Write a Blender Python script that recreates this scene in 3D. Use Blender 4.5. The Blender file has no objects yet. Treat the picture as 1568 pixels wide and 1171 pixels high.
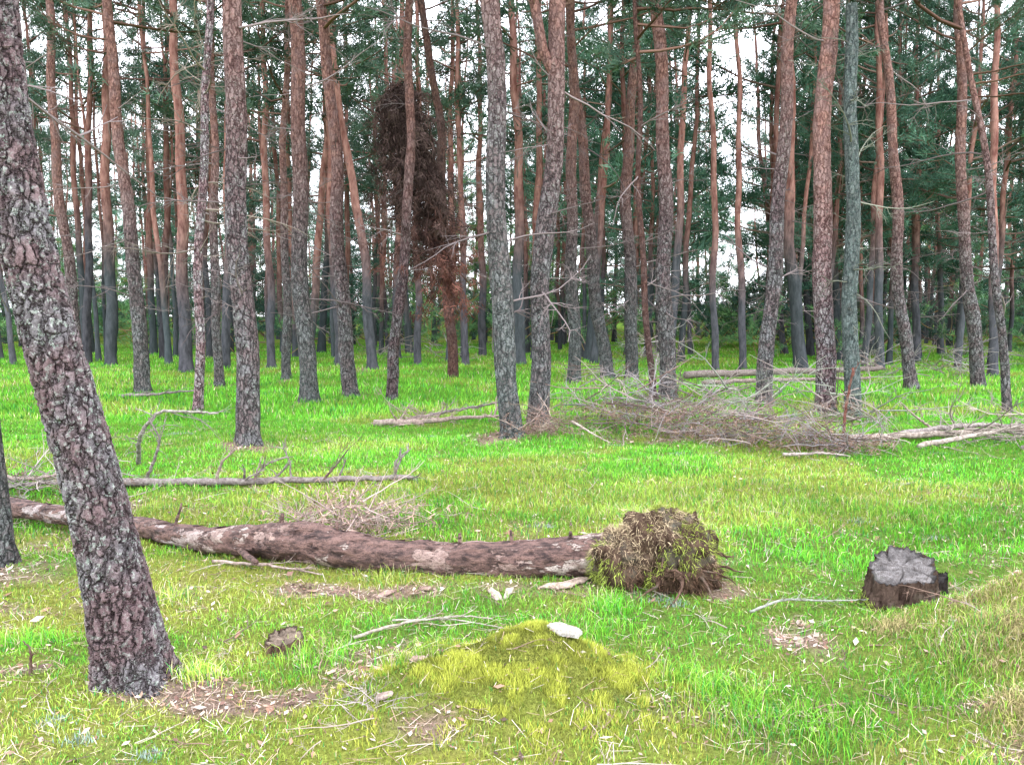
import bpy, numpy as np, math, time
T0=time.time()
sc=bpy.context.scene
sc.view_settings.view_transform='Standard'
sc.view_settings.look='None'
sc.view_settings.exposure=0

# ------------------------------------------------------------ helpers
def vnoise(x,y,seed=0):
    x=np.asarray(x,float);y=np.asarray(y,float)
    xi=np.floor(x).astype(np.int64);yi=np.floor(y).astype(np.int64)
    xf=x-xi;yf=y-yi
    xf=xf*xf*(3-2*xf);yf=yf*yf*(3-2*yf)
    def h(a,b):
        n=(a*374761393+b*668265263+seed*144269504)&0xffffffff
        n=((n^(n>>13))*1274126177)&0xffffffff
        return ((n^(n>>16))&0xffff)/65535.
    return (h(xi,yi)*(1-xf)+h(xi+1,yi)*xf)*(1-yf)+(h(xi,yi+1)*(1-xf)+h(xi+1,yi+1)*xf)*yf
def fbm(x,y,seed=0,o=4):
    s=0;a=.5;t=0
    for i in range(o):
        s=s+a*vnoise(x*2**i+13.7*i,y*2**i-7.1*i,seed+i);t+=a;a*=.5
    return s/t
def gauss(x,y,cx,cy,sx,sy): return np.exp(-((x-cx)/sx)**2-((y-cy)/sy)**2)
def H(x,y):
    x=np.asarray(x,float);y=np.asarray(y,float)
    h=.14*(fbm(x/2.6,y/2.6,3)-.5)+.08*(fbm(x/.7,y/.7,9)-.5)+.05*(fbm(x/.2,y/.2,19,2)-.5)
    h=h+.35*(fbm(x/14.,y/14.,5,2)-.5)*np.clip((y-10)/15,0,1)
    h=h+.23*gauss(x,y,.12,3.36,.38,.24)+.10*gauss(x,y,-.35,3.16,.34,.22)
    h=h+.46*gauss(x,y,2.85,3.75,.72,.42)+.16*gauss(x,y,2.15,3.38,.26,.2)+.13*gauss(x,y,2.0,2.95,.28,.18)+.10*gauss(x,y,3.4,4.9,.7,.3)
    h=h+.14*gauss(x,y,.3,10.6,.55,.5)+.10*gauss(x,y,-3.08,9.3,.45,.45)
    h=h+.08*gauss(x,y,-1.6,3.25,.4,.35)+.08*gauss(x,y,-2.9,4.8,.6,.4)
    return h

class MB:
    def __init__(s): s.v=[];s.c=[];s.q=[];s.t=[];s.qm=[];s.tm=[];s.n=0
    def add(s,v,quads=None,tris=None,col=(1,1,1),mat=0):
        v=np.asarray(v,float).reshape(-1,3);n=len(v)
        c=np.asarray(col,float)
        if c.ndim==1: c=np.tile(c[:3],(n,1))
        s.v.append(v);s.c.append(c)
        if quads is not None and len(quads):
            q=np.asarray(quads,np.int64).reshape(-1,4)+s.n;s.q.append(q)
            s.qm.append(np.full(len(q),mat) if np.isscalar(mat) else mat)
        if tris is not None and len(tris):
            t=np.asarray(tris,np.int64).reshape(-1,3)+s.n;s.t.append(t)
            s.tm.append(np.full(len(t),mat) if np.isscalar(mat) else mat)
        s.n+=n
    def addmb(s,V,C,Q,QM,T,TM):
        s.v.append(V);s.c.append(C)
        if len(Q): s.q.append(Q+s.n);s.qm.append(QM)
        if len(T): s.t.append(T+s.n);s.tm.append(TM)
        s.n+=len(V)
    def arrays(s):
        V=np.concatenate(s.v);C=np.concatenate(s.c)
        Q=np.concatenate(s.q) if s.q else np.zeros((0,4),np.int64)
        QM=np.concatenate(s.qm) if s.q else np.zeros(0,np.int64)
        T=np.concatenate(s.t) if s.t else np.zeros((0,3),np.int64)
        TM=np.concatenate(s.tm) if s.t else np.zeros(0,np.int64)
        return V,C,Q,QM,T,TM
    def obj(s,name,mats,loc=(0,0,0),smooth=True,parent=None):
        V,C,Q,QM,T,TM=s.arrays()
        loc=np.asarray(loc,float)
        me=bpy.data.meshes.new(name)
        me.vertices.add(len(V));me.vertices.foreach_set('co',(V-loc).astype(np.float32).ravel())
        nq,nt=len(Q),len(T)
        me.loops.add(nq*4+nt*3)
        me.loops.foreach_set('vertex_index',np.concatenate([Q.ravel(),T.ravel()]).astype(np.int32))
        me.polygons.add(nq+nt)
        ls=np.concatenate([np.arange(nq)*4,nq*4+np.arange(nt)*3]).astype(np.int32)
        me.polygons.foreach_set('loop_start',ls)
        for m in mats: me.materials.append(m)
        me.polygons.foreach_set('material_index',np.concatenate([QM,TM]).astype(np.int32))
        me.update(calc_edges=True)
        me.polygons.foreach_set('use_smooth',np.full(nq+nt,smooth))
        a=me.color_attributes.new('tint','FLOAT_COLOR','POINT')
        a.data.foreach_set('color',np.concatenate([C,np.ones((len(C),1))],1).astype(np.float32).ravel())
        o=bpy.data.objects.new(name,me);o.location=loc
        sc.collection.objects.link(o)
        if parent: o.parent=parent
        return o

def norm(a): return a/np.maximum(np.linalg.norm(a,axis=-1,keepdims=True),1e-9)
def tube(B,P,rad,sides=6,col=(1,1,1),mat=0,cap=False,rn=None):
    P=np.asarray(P,float);n=len(P);rad=np.broadcast_to(np.asarray(rad,float),(n,))
    T=norm(np.gradient(P,axis=0))
    ax=np.abs(T.mean(0));ref=np.eye(3)[np.argmin(ax)]
    X=norm(np.cross(T,ref));Y=np.cross(T,X)
    a=np.linspace(0,2*np.pi,sides,endpoint=False)
    rr=np.tile(rad[:,None],(1,sides))
    if rn is not None: rr=rr*rn
    V=P[:,None]+rr[...,None]*(np.cos(a)[None,:,None]*X[:,None]+np.sin(a)[None,:,None]*Y[:,None])
    i=np.arange(n-1)[:,None]*sides;j=np.arange(sides)[None];k=(np.arange(sides)+1)[None]%sides
    q=np.stack([i+j,i+k,i+sides+k,i+sides+j],-1).reshape(-1,4)
    V=V.reshape(-1,3);tr=None
    c=np.asarray(col,float)
    if c.ndim==2: c=np.repeat(c,sides,0)
    else: c=np.tile(c,(len(V),1))
    if cap:
        V=np.concatenate([V,P[:1],P[-1:]]);c=np.concatenate([c,c[:1],c[-1:]])
        j=np.arange(sides);k=(j+1)%sides;m=n*sides
        tr=np.concatenate([np.stack([k,j,np.full(sides,m)],1),np.stack([m-sides+j,m-sides+k,np.full(sides,m+1)],1)])
    B.add(V,q,tr,c,mat)

def needles(B,cen,dirs,k,L,W,col,rng,spread=.8,mat=1,var=.3):
    n=len(cen)
    c=np.repeat(cen,k,0);d=norm(np.repeat(dirs,k,0)+rng.normal(0,spread,(n*k,3)))
    s=norm(np.cross(d,rng.normal(size=(n*k,3))))
    l=L*rng.uniform(.6,1.25,(n*k,1))
    c=c+rng.normal(0,L*.25,(n*k,3))
    v=np.stack([c-s*W/2,c+s*W/2,c+d*l],1).reshape(-1,3)
    cc=np.asarray(col,float)
    if cc.ndim==1: cc=np.tile(cc,(n,1))
    cc=cc*(1+var*rng.uniform(-1,1,(n,1)))
    cc=np.repeat(cc,k*3,0)
    B.add(v,None,np.arange(n*k*3).reshape(-1,3),cc,mat)

# ------------------------------------------------------------ materials
def newmat(name):
    m=bpy.data.materials.new(name);m.use_nodes=True
    nt=m.node_tree;nt.nodes.clear()
    out=nt.nodes.new('ShaderNodeOutputMaterial')
    return m,nt,out
def N(nt,t,**kw):
    n=nt.nodes.new(t)
    for k,v in kw.items(): setattr(n,k,v)
    return n
def L(nt,a,b): nt.links.new(a,b)
def mix(nt,f,a,b,mode='MIX'):
    n=nt.nodes.new('ShaderNodeMix');n.data_type='RGBA';n.blend_type=mode
    for s,v in ((n.inputs[0],f),(n.inputs[6],a),(n.inputs[7],b)):
        if hasattr(v,'links'): nt.links.new(v,s)
        elif isinstance(v,(int,float)): s.default_value=v
        else: s.default_value=(*v,1)
    return n.outputs[2]
def mr(nt,v,a,b,c=0,d=1):
    n=nt.nodes.new('ShaderNodeMapRange');nt.links.new(v,n.inputs[0])
    for i,x in enumerate((a,b,c,d)): n.inputs[i+1].default_value=x
    return n.outputs[0]
def mth(nt,op,a,b=0.):
    n=nt.nodes.new('ShaderNodeMath');n.operation=op
    for s,v in ((n.inputs[0],a),(n.inputs[1],b)):
        if hasattr(v,'links'): nt.links.new(v,s)
        else: s.default_value=v
    return n.outputs[0]
def noise(nt,vec,scale,detail=4,rough=.6):
    n=nt.nodes.new('ShaderNodeTexNoise');n.inputs['Scale'].default_value=scale
    n.inputs['Detail'].default_value=detail;n.inputs['Roughness'].default_value=rough
    nt.links.new(vec,n.inputs['Vector']);return n
def grey(nt,v):
    gm=N(nt,'ShaderNodeCombineColor')
    for i in range(3): L(nt,v,gm.inputs[i])
    return gm.outputs[0]

def bark_mat(name,disp=False,lich=.56):
    m,nt,out=newmat(name)
    tc=N(nt,'ShaderNodeTexCoord').outputs['Object']
    at=N(nt,'ShaderNodeAttribute',attribute_name='tint').outputs['Color']
    nz=noise(nt,tc,17,3,.6)
    dist=N(nt,'ShaderNodeVectorMath',operation='MULTIPLY_ADD')
    L(nt,nz.outputs['Color'],dist.inputs[0]);dist.inputs[1].default_value=(.085,.085,.11);L(nt,tc,dist.inputs[2])
    mp=N(nt,'ShaderNodeMapping');mp.inputs['Scale'].default_value=(1,1,.36);L(nt,dist.outputs[0],mp.inputs[0])
    vo=N(nt,'ShaderNodeTexVoronoi',feature='DISTANCE_TO_EDGE');vo.inputs['Scale'].default_value=27 if disp else 20
    L(nt,mp.outputs[0],vo.inputs['Vector'])
    plate=mr(nt,vo.outputs['Distance'],.0,.13)
    rid=noise(nt,mp.outputs[0],38 if disp else 26,5,.72)
    big=noise(nt,tc,4,3)
    r1=mr(nt,rid.outputs[0],.38,.60)
    pc=mix(nt,r1,(.055,.028,.033),(.225,.150,.160))
    pc=mix(nt,mr(nt,big.outputs[0],.44,.60,0,.75),pc,mix(nt,r1,(.07,.065,.07),(.25,.245,.265)))
    low=mix(nt,mth(nt,'MULTIPLY',plate,mr(nt,rid.outputs[0],.30,.46,.35,1)),(.026,.014,.016),pc)
    ln=noise(nt,tc,42,3,.7)
    lf=mth(nt,'MULTIPLY',mr(nt,ln.outputs[0],lich,lich+.05),mr(nt,plate,.2,.7))
    lf=mth(nt,'MULTIPLY',lf,mr(nt,big.outputs[0],.40,.55,.25,.9))
    low=mix(nt,lf,low,mix(nt,r1,(.24,.30,.26),(.42,.43,.41)))
    up=mix(nt,r1,(.115,.052,.045),(.35,.20,.165))
    up=mix(nt,mr(nt,big.outputs[0],.45,.6,0,.6),up,(.24,.165,.16))
    up=mix(nt,mr(nt,plate,0,1,.6,0),up,(.07,.032,.03))
    sx=N(nt,'ShaderNodeSeparateXYZ');L(nt,tc,sx.inputs[0])
    zz=mth(nt,'ADD',sx.outputs[2],mth(nt,'MULTIPLY',big.outputs[0],3.2))
    ta=N(nt,'ShaderNodeSeparateColor');L(nt,at,ta.inputs[0])
    zz=mth(nt,'ADD',zz,ta.outputs[0])       # red channel: height shift of the orange bark
    col=mix(nt,mr(nt,zz,4.2,7.0),low,up)
    col=mix(nt,1.,col,grey(nt,ta.outputs[1]),'MULTIPLY')
    al=mth(nt,'MULTIPLY',ta.outputs[2],mr(nt,zz,1.5,6.,.8,0))
    col=mix(nt,al,col,mix(nt,r1,(.035,.055,.055),(.12,.185,.17)))
    bs=N(nt,'ShaderNodeBsdfPrincipled');L(nt,col,bs.inputs['Base Color']);bs.inputs['Roughness'].default_value=.9
    bs.inputs['Specular IOR Level'].default_value=.12
    hh=mth(nt,'ADD',mth(nt,'MULTIPLY',plate,.45),mth(nt,'MULTIPLY',rid.outputs[0],1.0))
    if disp:
        dn=N(nt,'ShaderNodeDisplacement');dn.inputs['Scale'].default_value=.030;dn.inputs['Midlevel'].default_value=.9
        L(nt,hh,dn.inputs['Height']);L(nt,dn.outputs[0],out.inputs['Displacement']);m.displacement_method='BOTH'
    else:
        bp=N(nt,'ShaderNodeBump');bp.inputs['Strength'].default_value=1;bp.inputs['Distance'].default_value=.04
        L(nt,hh,bp.inputs['Height']);L(nt,bp.outputs[0],bs.inputs['Normal'])
    L(nt,bs.outputs[0],out.inputs[0]);return m
def bark_far(name):
    m,nt,out=newmat(name)
    tc=N(nt,'ShaderNodeTexCoord').outputs['Object']
    at=N(nt,'ShaderNodeAttribute',attribute_name='tint').outputs['Color']
    mp=N(nt,'ShaderNodeMapping');mp.inputs['Scale'].default_value=(1,1,.3);L(nt,tc,mp.inputs[0])
    n1=noise(nt,mp.outputs[0],9,3,.7);r1=mr(nt,n1.outputs[0],.35,.65)
    sx=N(nt,'ShaderNodeSeparateXYZ');L(nt,tc,sx.inputs[0])
    ta=N(nt,'ShaderNodeSeparateColor');L(nt,at,ta.inputs[0])
    zz=mth(nt,'ADD',mth(nt,'ADD',sx.outputs[2],ta.outputs[0]),n1.outputs[0])
    low=mix(nt,r1,(.040,.033,.042),(.12,.11,.13));low=mix(nt,mth(nt,'MULTIPLY',ta.outputs[2],.65),low,(.055,.085,.085))
    up=mix(nt,r1,(.14,.06,.052),(.34,.19,.16))
    col=mix(nt,mr(nt,zz,3.2,5.8),low,up);col=mix(nt,1.,col,grey(nt,ta.outputs[1]),'MULTIPLY')
    d=N(nt,'ShaderNodeBsdfDiffuse');L(nt,col,d.inputs[0]);L(nt,d.outputs[0],out.inputs[0]);return m
def leaf_mat(name):
    m,nt,out=newmat(name)
    at=N(nt,'ShaderNodeAttribute',attribute_name='tint').outputs['Color']
    d=N(nt,'ShaderNodeBsdfDiffuse');L(nt,at,d.inputs[0])
    L(nt,d.outputs[0],out.inputs[0])
    return m
def wood_mat(name,sc_=30,stretch=(1,1,1),dark=(.35,.3,.3),bump=.01,spec=.1,lo=.35,hi=.65,lich=.35):
    m,nt,out=newmat(name)
    tc=N(nt,'ShaderNodeTexCoord').outputs['Object']
    at=N(nt,'ShaderNodeAttribute',attribute_name='tint').outputs['Color']
    mp=N(nt,'ShaderNodeMapping');mp.inputs['Scale'].default_value=stretch;L(nt,tc,mp.inputs[0])
    n1=noise(nt,mp.outputs[0],sc_,5,.7)
    n2=noise(nt,tc,6,3)
    c=mix(nt,mr(nt,n1.outputs[0],lo,hi,1,0),at,mix(nt,1.,at,dark,'MULTIPLY'))
    c=mix(nt,mr(nt,n2.outputs[0],.55,.7,0,lich),c,(.2,.21,.17))
    bs=N(nt,'ShaderNodeBsdfPrincipled');L(nt,c,bs.inputs['Base Color']);bs.inputs['Roughness'].default_value=.85
    bs.inputs['Specular IOR Level'].default_value=spec
    bp=N(nt,'ShaderNodeBump');bp.inputs['Strength'].default_value=.8;bp.inputs['Distance'].default_value=bump
    L(nt,n1.outputs[0],bp.inputs['Height']);L(nt,bp.outputs[0],bs.inputs['Normal'])
    L(nt,bs.outputs[0],out.inputs[0]);return m
def ground_mat():
    m,nt,out=newmat('forest_floor')
    tc=N(nt,'ShaderNodeTexCoord').outputs['Object']
    at=N(nt,'ShaderNodeAttribute',attribute_name='tint').outputs['Color']
    n1=noise(nt,tc,50,4,.8);n2=noise(nt,tc,9,2)
    c=mix(nt,mr(nt,n1.outputs[0],.35,.62,.85,0),at,mix(nt,1.,at,(.28,.28,.26),'MULTIPLY'))
    c=mix(nt,mr(nt,n2.outputs[0],.45,.7,0,.3),c,(.24,.22,.08))
    bs=N(nt,'ShaderNodeBsdfDiffuse');L(nt,c,bs.inputs[0])
    bp=N(nt,'ShaderNodeBump');bp.inputs['Strength'].default_value=1;bp.inputs['Distance'].default_value=.03
    L(nt,n1.outputs[0],bp.inputs['Height']);L(nt,bp.outputs[0],bs.inputs['Normal'])
    L(nt,bs.outputs[0],out.inputs[0]);return m
def log_mat():
    m,nt,out=newmat('log_bark')
    tc=N(nt,'ShaderNodeTexCoord').outputs['Object']
    at=N(nt,'ShaderNodeAttribute',attribute_name='tint').outputs['Color']
    mp=N(nt,'ShaderNodeMapping');mp.inputs['Scale'].default_value=(.4,1,1);L(nt,tc,mp.inputs[0])
    a=noise(nt,mp.outputs[0],24,6,.75);b=noise(nt,mp.outputs[0],7,5,.7);c3=noise(nt,tc,90,3,.7)
    peel=mr(nt,b.outputs[0],.545,.565)
    dark=mix(nt,mr(nt,a.outputs[0],.40,.58),(.030,.016,.015),(.195,.115,.098))
    pale=mix(nt,mr(nt,a.outputs[0],.38,.6),mix(nt,1.,at,(.5,.42,.4),'MULTIPLY'),at)
    c=mix(nt,peel,dark,pale)
    c=mix(nt,mr(nt,c3.outputs[0],.56,.64,0,.75),c,(.035,.02,.018))
    bs=N(nt,'ShaderNodeBsdfPrincipled');L(nt,c,bs.inputs['Base Color']);bs.inputs['Roughness'].default_value=.6
    bs.inputs['Specular IOR Level'].default_value=.35
    bp=N(nt,'ShaderNodeBump');bp.inputs['Strength'].default_value=1;bp.inputs['Distance'].default_value=.03
    L(nt,mth(nt,'SUBTRACT',a.outputs[0],mth(nt,'MULTIPLY',peel,.4)),bp.inputs['Height']);L(nt,bp.outputs[0],bs.inputs['Normal'])
    L(nt,bs.outputs[0],out.inputs[0]);return m

M_bark=bark_mat('pine_bark');M_barkN=bark_mat('pine_bark_near',True,.55);M_barkF=bark_far('pine_bark_far')
M_need=leaf_mat('pine_needles');M_grass=leaf_mat('grass_blades')
M_twig=leaf_mat('dead_twigs')
M_dead=wood_mat('dead_wood');M_log=log_mat()
M_litter=leaf_mat('leaf_litter')
M_stump=wood_mat('stump_bark',25,(1,1,.3),(.2,.17,.16),.03)
M_ground=ground_mat()
TM=[M_bark,M_need,M_twig];TMF=[M_barkF,M_need,M_twig]

# ------------------------------------------------------------ branch templates
rng=np.random.default_rng(11)
def curve(p0,d0,length,n,rng,wob=.15,grav=0.):
    P=[np.array(p0,float)];d=np.array(d0,float);d/=np.linalg.norm(d)
    st=length/(n-1)
    for i in range(n-1):
        P.append(P[-1]+d*st)
        d=d+rng.normal(0,wob,3)+np.array([0,0,grav]);d/=np.linalg.norm(d)
    return np.array(P)
def dead_template(rng,subs=6,L0=1.5,r=.015,wob=.14):
    B=MB();P=curve((0,0,0),(1,0,.0),L0,8,rng,wob,.02)
    tube(B,P,np.linspace(r,r*.25,8),4,(1,1,1),2)
    for _ in range(subs):
        t=rng.uniform(.2,.95);i=int(t*7);p=P[i]
        d=np.array([1,rng.choice([-1,1])*rng.uniform(.4,1.4),rng.uniform(-.5,.6)])
        Q=curve(p,d,L0*rng.uniform(.2,.5)*(1.15-t),5,rng,wob*1.2,.02)
        tube(B,Q,np.linspace(r*.5,r*.15,5),3,(1,1,1),2)
        for _ in range(3):
            j=rng.integers(1,4);d2=norm(Q[j]-Q[j-1])+rng.normal(0,.6,3)
            q=curve(Q[j],d2,L0*rng.uniform(.06,.16),3,rng,wob,0)
            tube(B,q,[r*.25,r*.2,r*.1],3,(1,1,1),2)
    return B.arrays()
def live_template(rng,lite=False):
    B=MB();P=curve((0,0,0),(1,0,.05),2.0,7,rng,.12,.05)
    tube(B,P,np.linspace(.03,.008,7),3,(.15,.09,.07),2)
    cen=[];dr=[]
    for k in range(8 if lite else 12):
        t=rng.uniform(.3,1);i=min(int(t*6),5);p=P[i]+(P[i+1]-P[i])*(t*6-i)
        d=np.array([1,rng.choice([-1,1])*rng.uniform(.3,1.5),rng.uniform(-.25,.6)])
        Q=curve(p,d,rng.uniform(.3,.8),4,rng,.15,.08)
        if not lite: tube(B,Q,np.linspace(.009,.004,4),3,(.13,.08,.06),2)
        for s in np.linspace(.35,1,3 if lite else 6):
            j=min(int(s*3),2);cen.append(Q[j]+(Q[j+1]-Q[j])*(s*3-j));dr.append(norm(Q[j+1]-Q[j])+[0,0,.35])
    cen=np.array(cen);dr=np.array(dr)
    shade=rng.uniform(0,1,(len(cen),1))
    col=(1-shade)*np.array([.038,.075,.055])+shade*np.array([.11,.18,.12])
    if lite: needles(B,cen,dr,10,.24,.032,col,rng,.9)
    else: needles(B,cen,dr,11,.15,.017,col,rng,.8)
    return B.arrays()
DEAD=[dead_template(rng,rng.integers(3,8)) for _ in range(12)]
LIVE=[live_template(rng) for _ in range(9)]
LITE=[live_template(rng,True) for _ in range(9)]
def place(B,Tm,p,az,el,s,tint=(1,1,1),matmap=None,roll=0.):
    V,C,Q,QM,T,TM_=Tm
    x=np.array([math.cos(az)*math.cos(el),math.sin(az)*math.cos(el),math.sin(el)])
    y=np.array([-math.sin(az),math.cos(az),0.]);z=np.cross(x,y)
    y,z=y*math.cos(roll)+z*math.sin(roll),-y*math.sin(roll)+z*math.cos(roll)
    M=np.stack([x,y,z])
    B.addmb(V@M*s+p,C*np.asarray(tint),Q,QM,T,TM_)

# ------------------------------------------------------------ trees
def axis(x,y,Ht,ctrl,rng,ly,dz=.25):
    """trunk axis: ctrl = [(height, world x)]; the lean fades out above the last survey height"""
    z=np.arange(0,Ht+dz,dz)
    cz=[0]+[c[0] for c in ctrl];cx=[x]+[c[1] for c in ctrl]
    sl=(cx[-1]-cx[-2])/max(cz[-1]-cz[-2],.1)
    if cz[-1]<Ht: cx.append(cx[-1]+sl*.5*(Ht-cz[-1]));cz.append(Ht)
    X=np.interp(z,cz,cx)
    k=max(3,int(.9/dz))|1;Xp=np.pad(X,k//2,mode='reflect',reflect_type='odd')
    X=np.convolve(Xp,np.ones(k)/k,'valid')
    ph=rng.uniform(0,6.28,4)
    X=X+.04*np.sin(z*.9+ph[0])*np.minimum(z/2,1)+.025*np.sin(z*2.3+ph[1])*np.minimum(z,1)
    Y=y+ly*z+.04*np.sin(z*.8+ph[2])*np.minimum(z/2,1)
    return np.stack([X,Y,z],1)
def pine(x,y,r,ctrl,Ht=None,hb=None,ndead=16,nlive=None,shift=0.,bright=1.,algae=.4,broken=False,near=False,seed=0,name='pine_tree',
         dtint=(.18,.15,.15),lit=None,green=(1,1,1),B=None,bs=1.):
    rng=np.random.default_rng(seed+int(abs(x)*91)+int(y*57))
    own=B is None
    if own: B=MB();r=r*.88
    if lit is None: lit=LIVE if y<19 else LITE
    Ht=Ht or rng.uniform(15,19)
    if hb is None: hb=Ht*(rng.uniform(.55,.65) if y<12 else rng.uniform(.38,.56))
    if nlive is None: nlive=20 if y<12 else 30
    g=float(H(x,y));dz=.012 if near else (.2 if own else .8)
    A=axis(x,y,Ht if not near else 3.6,ctrl,rng,rng.normal(0,.008),dz)
    sides=170 if near else (20 if y<14 else (12 if own else 6))
    def rad(z):
        if near: rr=.098+.042*np.clip(1-z/1.7,0,1)-.004*np.maximum(z-1.7,0)
        else: rr=r*(1-.80*(z/Ht)) if not broken else r*(1-.35*z/Ht)
        return rr*(1+.33*np.exp(-z/.14))
    z=A[:,2];rn=np.ones((len(z),sides))
    if own:
        th=np.linspace(0,2*np.pi,sides,endpoint=False)
        rn=1+.12*(fbm(np.cos(th)[None]*1.3+z[:,None]*1.2+5,np.sin(th)[None]*1.3+z[:,None]*.6+seed,seed,3)-.5)*2
        rn=rn+np.exp(-z/.12)[:,None]*.22*np.sin(th*4+seed)[None]
        if not near: rn=rn+rng.normal(0,.04,rn.shape)
    A=A+[0,0,g-.08]
    tube(B,A,rad(z),sides,(shift,bright,algae),0,rn=rn)
    if near:
        A2=axis(x,y,12,ctrl,rng,0,.25);A2=A2+[0,0,g-.08];m=A2[:,2]>A[-1,2]-.1;A2=A2[m]
        A2[:,0]+=A[-1,0]-A2[0,0];A2[:,1]+=A[-1,1]-A2[0,1]
        tube(B,A2,np.maximum(rad(A2[:,2]-g),.03),20,(shift,bright,algae),0);A=np.concatenate([A[::20],A2]);z=A[:,2]-g;Ht=12;hb=8
    def at(h):
        return np.array([np.interp(h,z,A[:,0]),np.interp(h,z,A[:,1]),h+g])
    if not broken:
        for k in range(nlive):
            t=(k+rng.uniform())/nlive;h=hb+(Ht-hb)*t
            Lb=(.25+(1-t**1.6)*rng.uniform(.55,1.25))*bs
            place(B,lit[rng.integers(len(lit))],at(h),rng.uniform(0,6.28),rng.uniform(-.15,.15)+t*.8,Lb,np.array(green)*rng.uniform(.6,1.35) )
        for k in range(max(3,nlive//8)):
            place(B,lit[rng.integers(len(lit))],at(Ht-.3),rng.uniform(0,6.28),rng.uniform(.8,1.4),.5,green)
    for k in range(ndead):
        h0=1.5 if not near else 3.4
        h=rng.uniform(h0,max(h0+.5,hb if not broken else Ht))
        s=rng.uniform(.15,.55) if rng.uniform()<.6 else rng.uniform(.6,1.3)
        place(B,DEAD[rng.integers(len(DEAD))],at(h),rng.uniform(0,6.28),rng.uniform(-.5,.5),s,np.array(dtint)*rng.uniform(.6,1.4),roll=rng.uniform(0,6))
    if own: return B.obj(name,[M_barkN if near else (M_bark if y<21 else M_barkF),M_need,M_twig],loc=(x,y,g)),at
    return None,at

trees=[ # x, y, r, [(z, x)...], options
 (-3.20,4.8,.14,[(1.9,-3.24),(3.4,-3.36)],dict(bright=.8,shift=-3)),
 (-3.08,9.3,.155,[(2.2,-3.11),(5.1,-3.12)],dict(algae=.3,seed=3,shift=-.2)),
 (-3.67,14.5,.19,[(3.7,-3.79),(7.,-3.78)],dict(bright=.85,algae=.6)),
 (-3.21,15.9,.175,[(4.6,-3.43),(7.5,-3.67)],dict(shift=.3)),
 (-2.23,14.8,.125,[(3.8,-1.90),(7.1,-1.79)],dict(shift=.5,bright=.75,algae=.1)),
 (.01,10.3,.17,[(2.7,-.18),(5.5,-.29)],dict(algae=.6,shift=-1.2,ndead=26)),
 (.35,10.9,.165,[(2.8,.47),(4.5,.57),(5.7,.55)],dict(algae=.5,ndead=26,shift=-.3)),
 (2.94,15.1,.18,[(3.8,2.83),(7.3,2.62)],dict(shift=-.3)),
 (2.60,14.7,.075,[(3.2,2.36),(7.,2.15)],dict(shift=3.5,bright=.5,algae=0,Ht=13)),
 (1.46,18.8,.18,[(5.9,1.36)],dict(bright=.85,algae=.7)),
 (2.37,19.7,.19,[(3.7,1.83),(9,1.35)],dict(bright=.85,algae=.6)),
 (2.94,19.7,.19,[(4.5,2.78),(9,2.95)],dict(bright=.8,algae=.6)),
 (5.82,22.9,.12,[(10.1,5.4)],dict(shift=.8,nlive=12,hb=12,ndead=8)),
 (6.82,23.7,.13,[(10.4,6.4)],dict(shift=.8,nlive=12,hb=12,ndead=8)),
 (4.38,13.9,.15,[(3.1,4.5),(4.8,4.62),(6.8,4.7)],dict(shift=-.8,bright=1.15,ndead=34,hb=9)),
 (8.38,23.2,.22,[(4,7.9),(10.3,7.7)],dict(bright=.8,algae=.7)),
 (5.10,13.,.185,[(3.5,4.94),(6.5,4.94)],dict(shift=.9,bright=1.25,algae=.1,hb=9)),
 (8.49,17,.15,[(2.7,8.1),(8,7.6)],dict(shift=.6)),
 (11.,24,.15,[(10.6,10.5)],dict(algae=.6)),
 (10.38,17.8,.17,[(4.2,9.8),(8.3,9.55)],dict(shift=.2)),
 (8.08,13,.08,[(2.5,7.75),(4.6,7.4),(6.5,6.9)],dict(bright=1.,Ht=12,nlive=12)),
 (-7.64,16.6,.175,[(2.7,-7.75),(7,-8.)],dict(algae=.5)),
 (-12.3,24.6,.2,[(5.2,-12.2),(10.8,-12.1)],dict(algae=.7,bright=.8)),
 (-9.1,22.4,.2,[(4.9,-9.05),(10,-9.1)],dict(shift=1.,algae=.3)),
 (-6.55,17.9,.12,[(8.3,-6.5)],dict(ndead=34)),
 (-5.54,19.7,.13,[(4.5,-5.5),(9,-5.3)],dict(algae=.6)),
 (-3.98,22.9,.17,[(4,-4.25),(8.8,-5.)],dict(shift=.6,algae=.5)),
 (-7.2,24,.14,[(10.6,-7.2)],dict(shift=.8)),
 (.26,24.6,.2,[(7.2,.15),(10.8,0)],dict(algae=.7)),
 (-2.9,24.6,.13,[(10,-2.8)],dict(shift=1.)),
 (-1.1,30,.17,[(10,-1.2)],dict(shift=.5)),
 (14.6,29,.17,[(10,14.2)],dict()),
 (-5.3,24.6,.15,[(10,-5.6)],dict(shift=.5)),
 (-10.4,19.2,.15,[(7,-10.7)],dict(shift=.5)),
 (12.9,21.5,.14,[(7,12.6)],dict(shift=1)),
]
pine(-1.56,3.25,.150,[(.46,-1.63),(1.0,-1.77),(1.55,-1.88),(2.9,-1.96)],near=True,bright=.95,shift=-4,algae=.12,seed=5)
for i,(x,y,r,c,o) in enumerate(trees): 
    _,at=pine(x,y,r,c,**{'seed':i,**o})
    if i==6: at9=at
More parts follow.
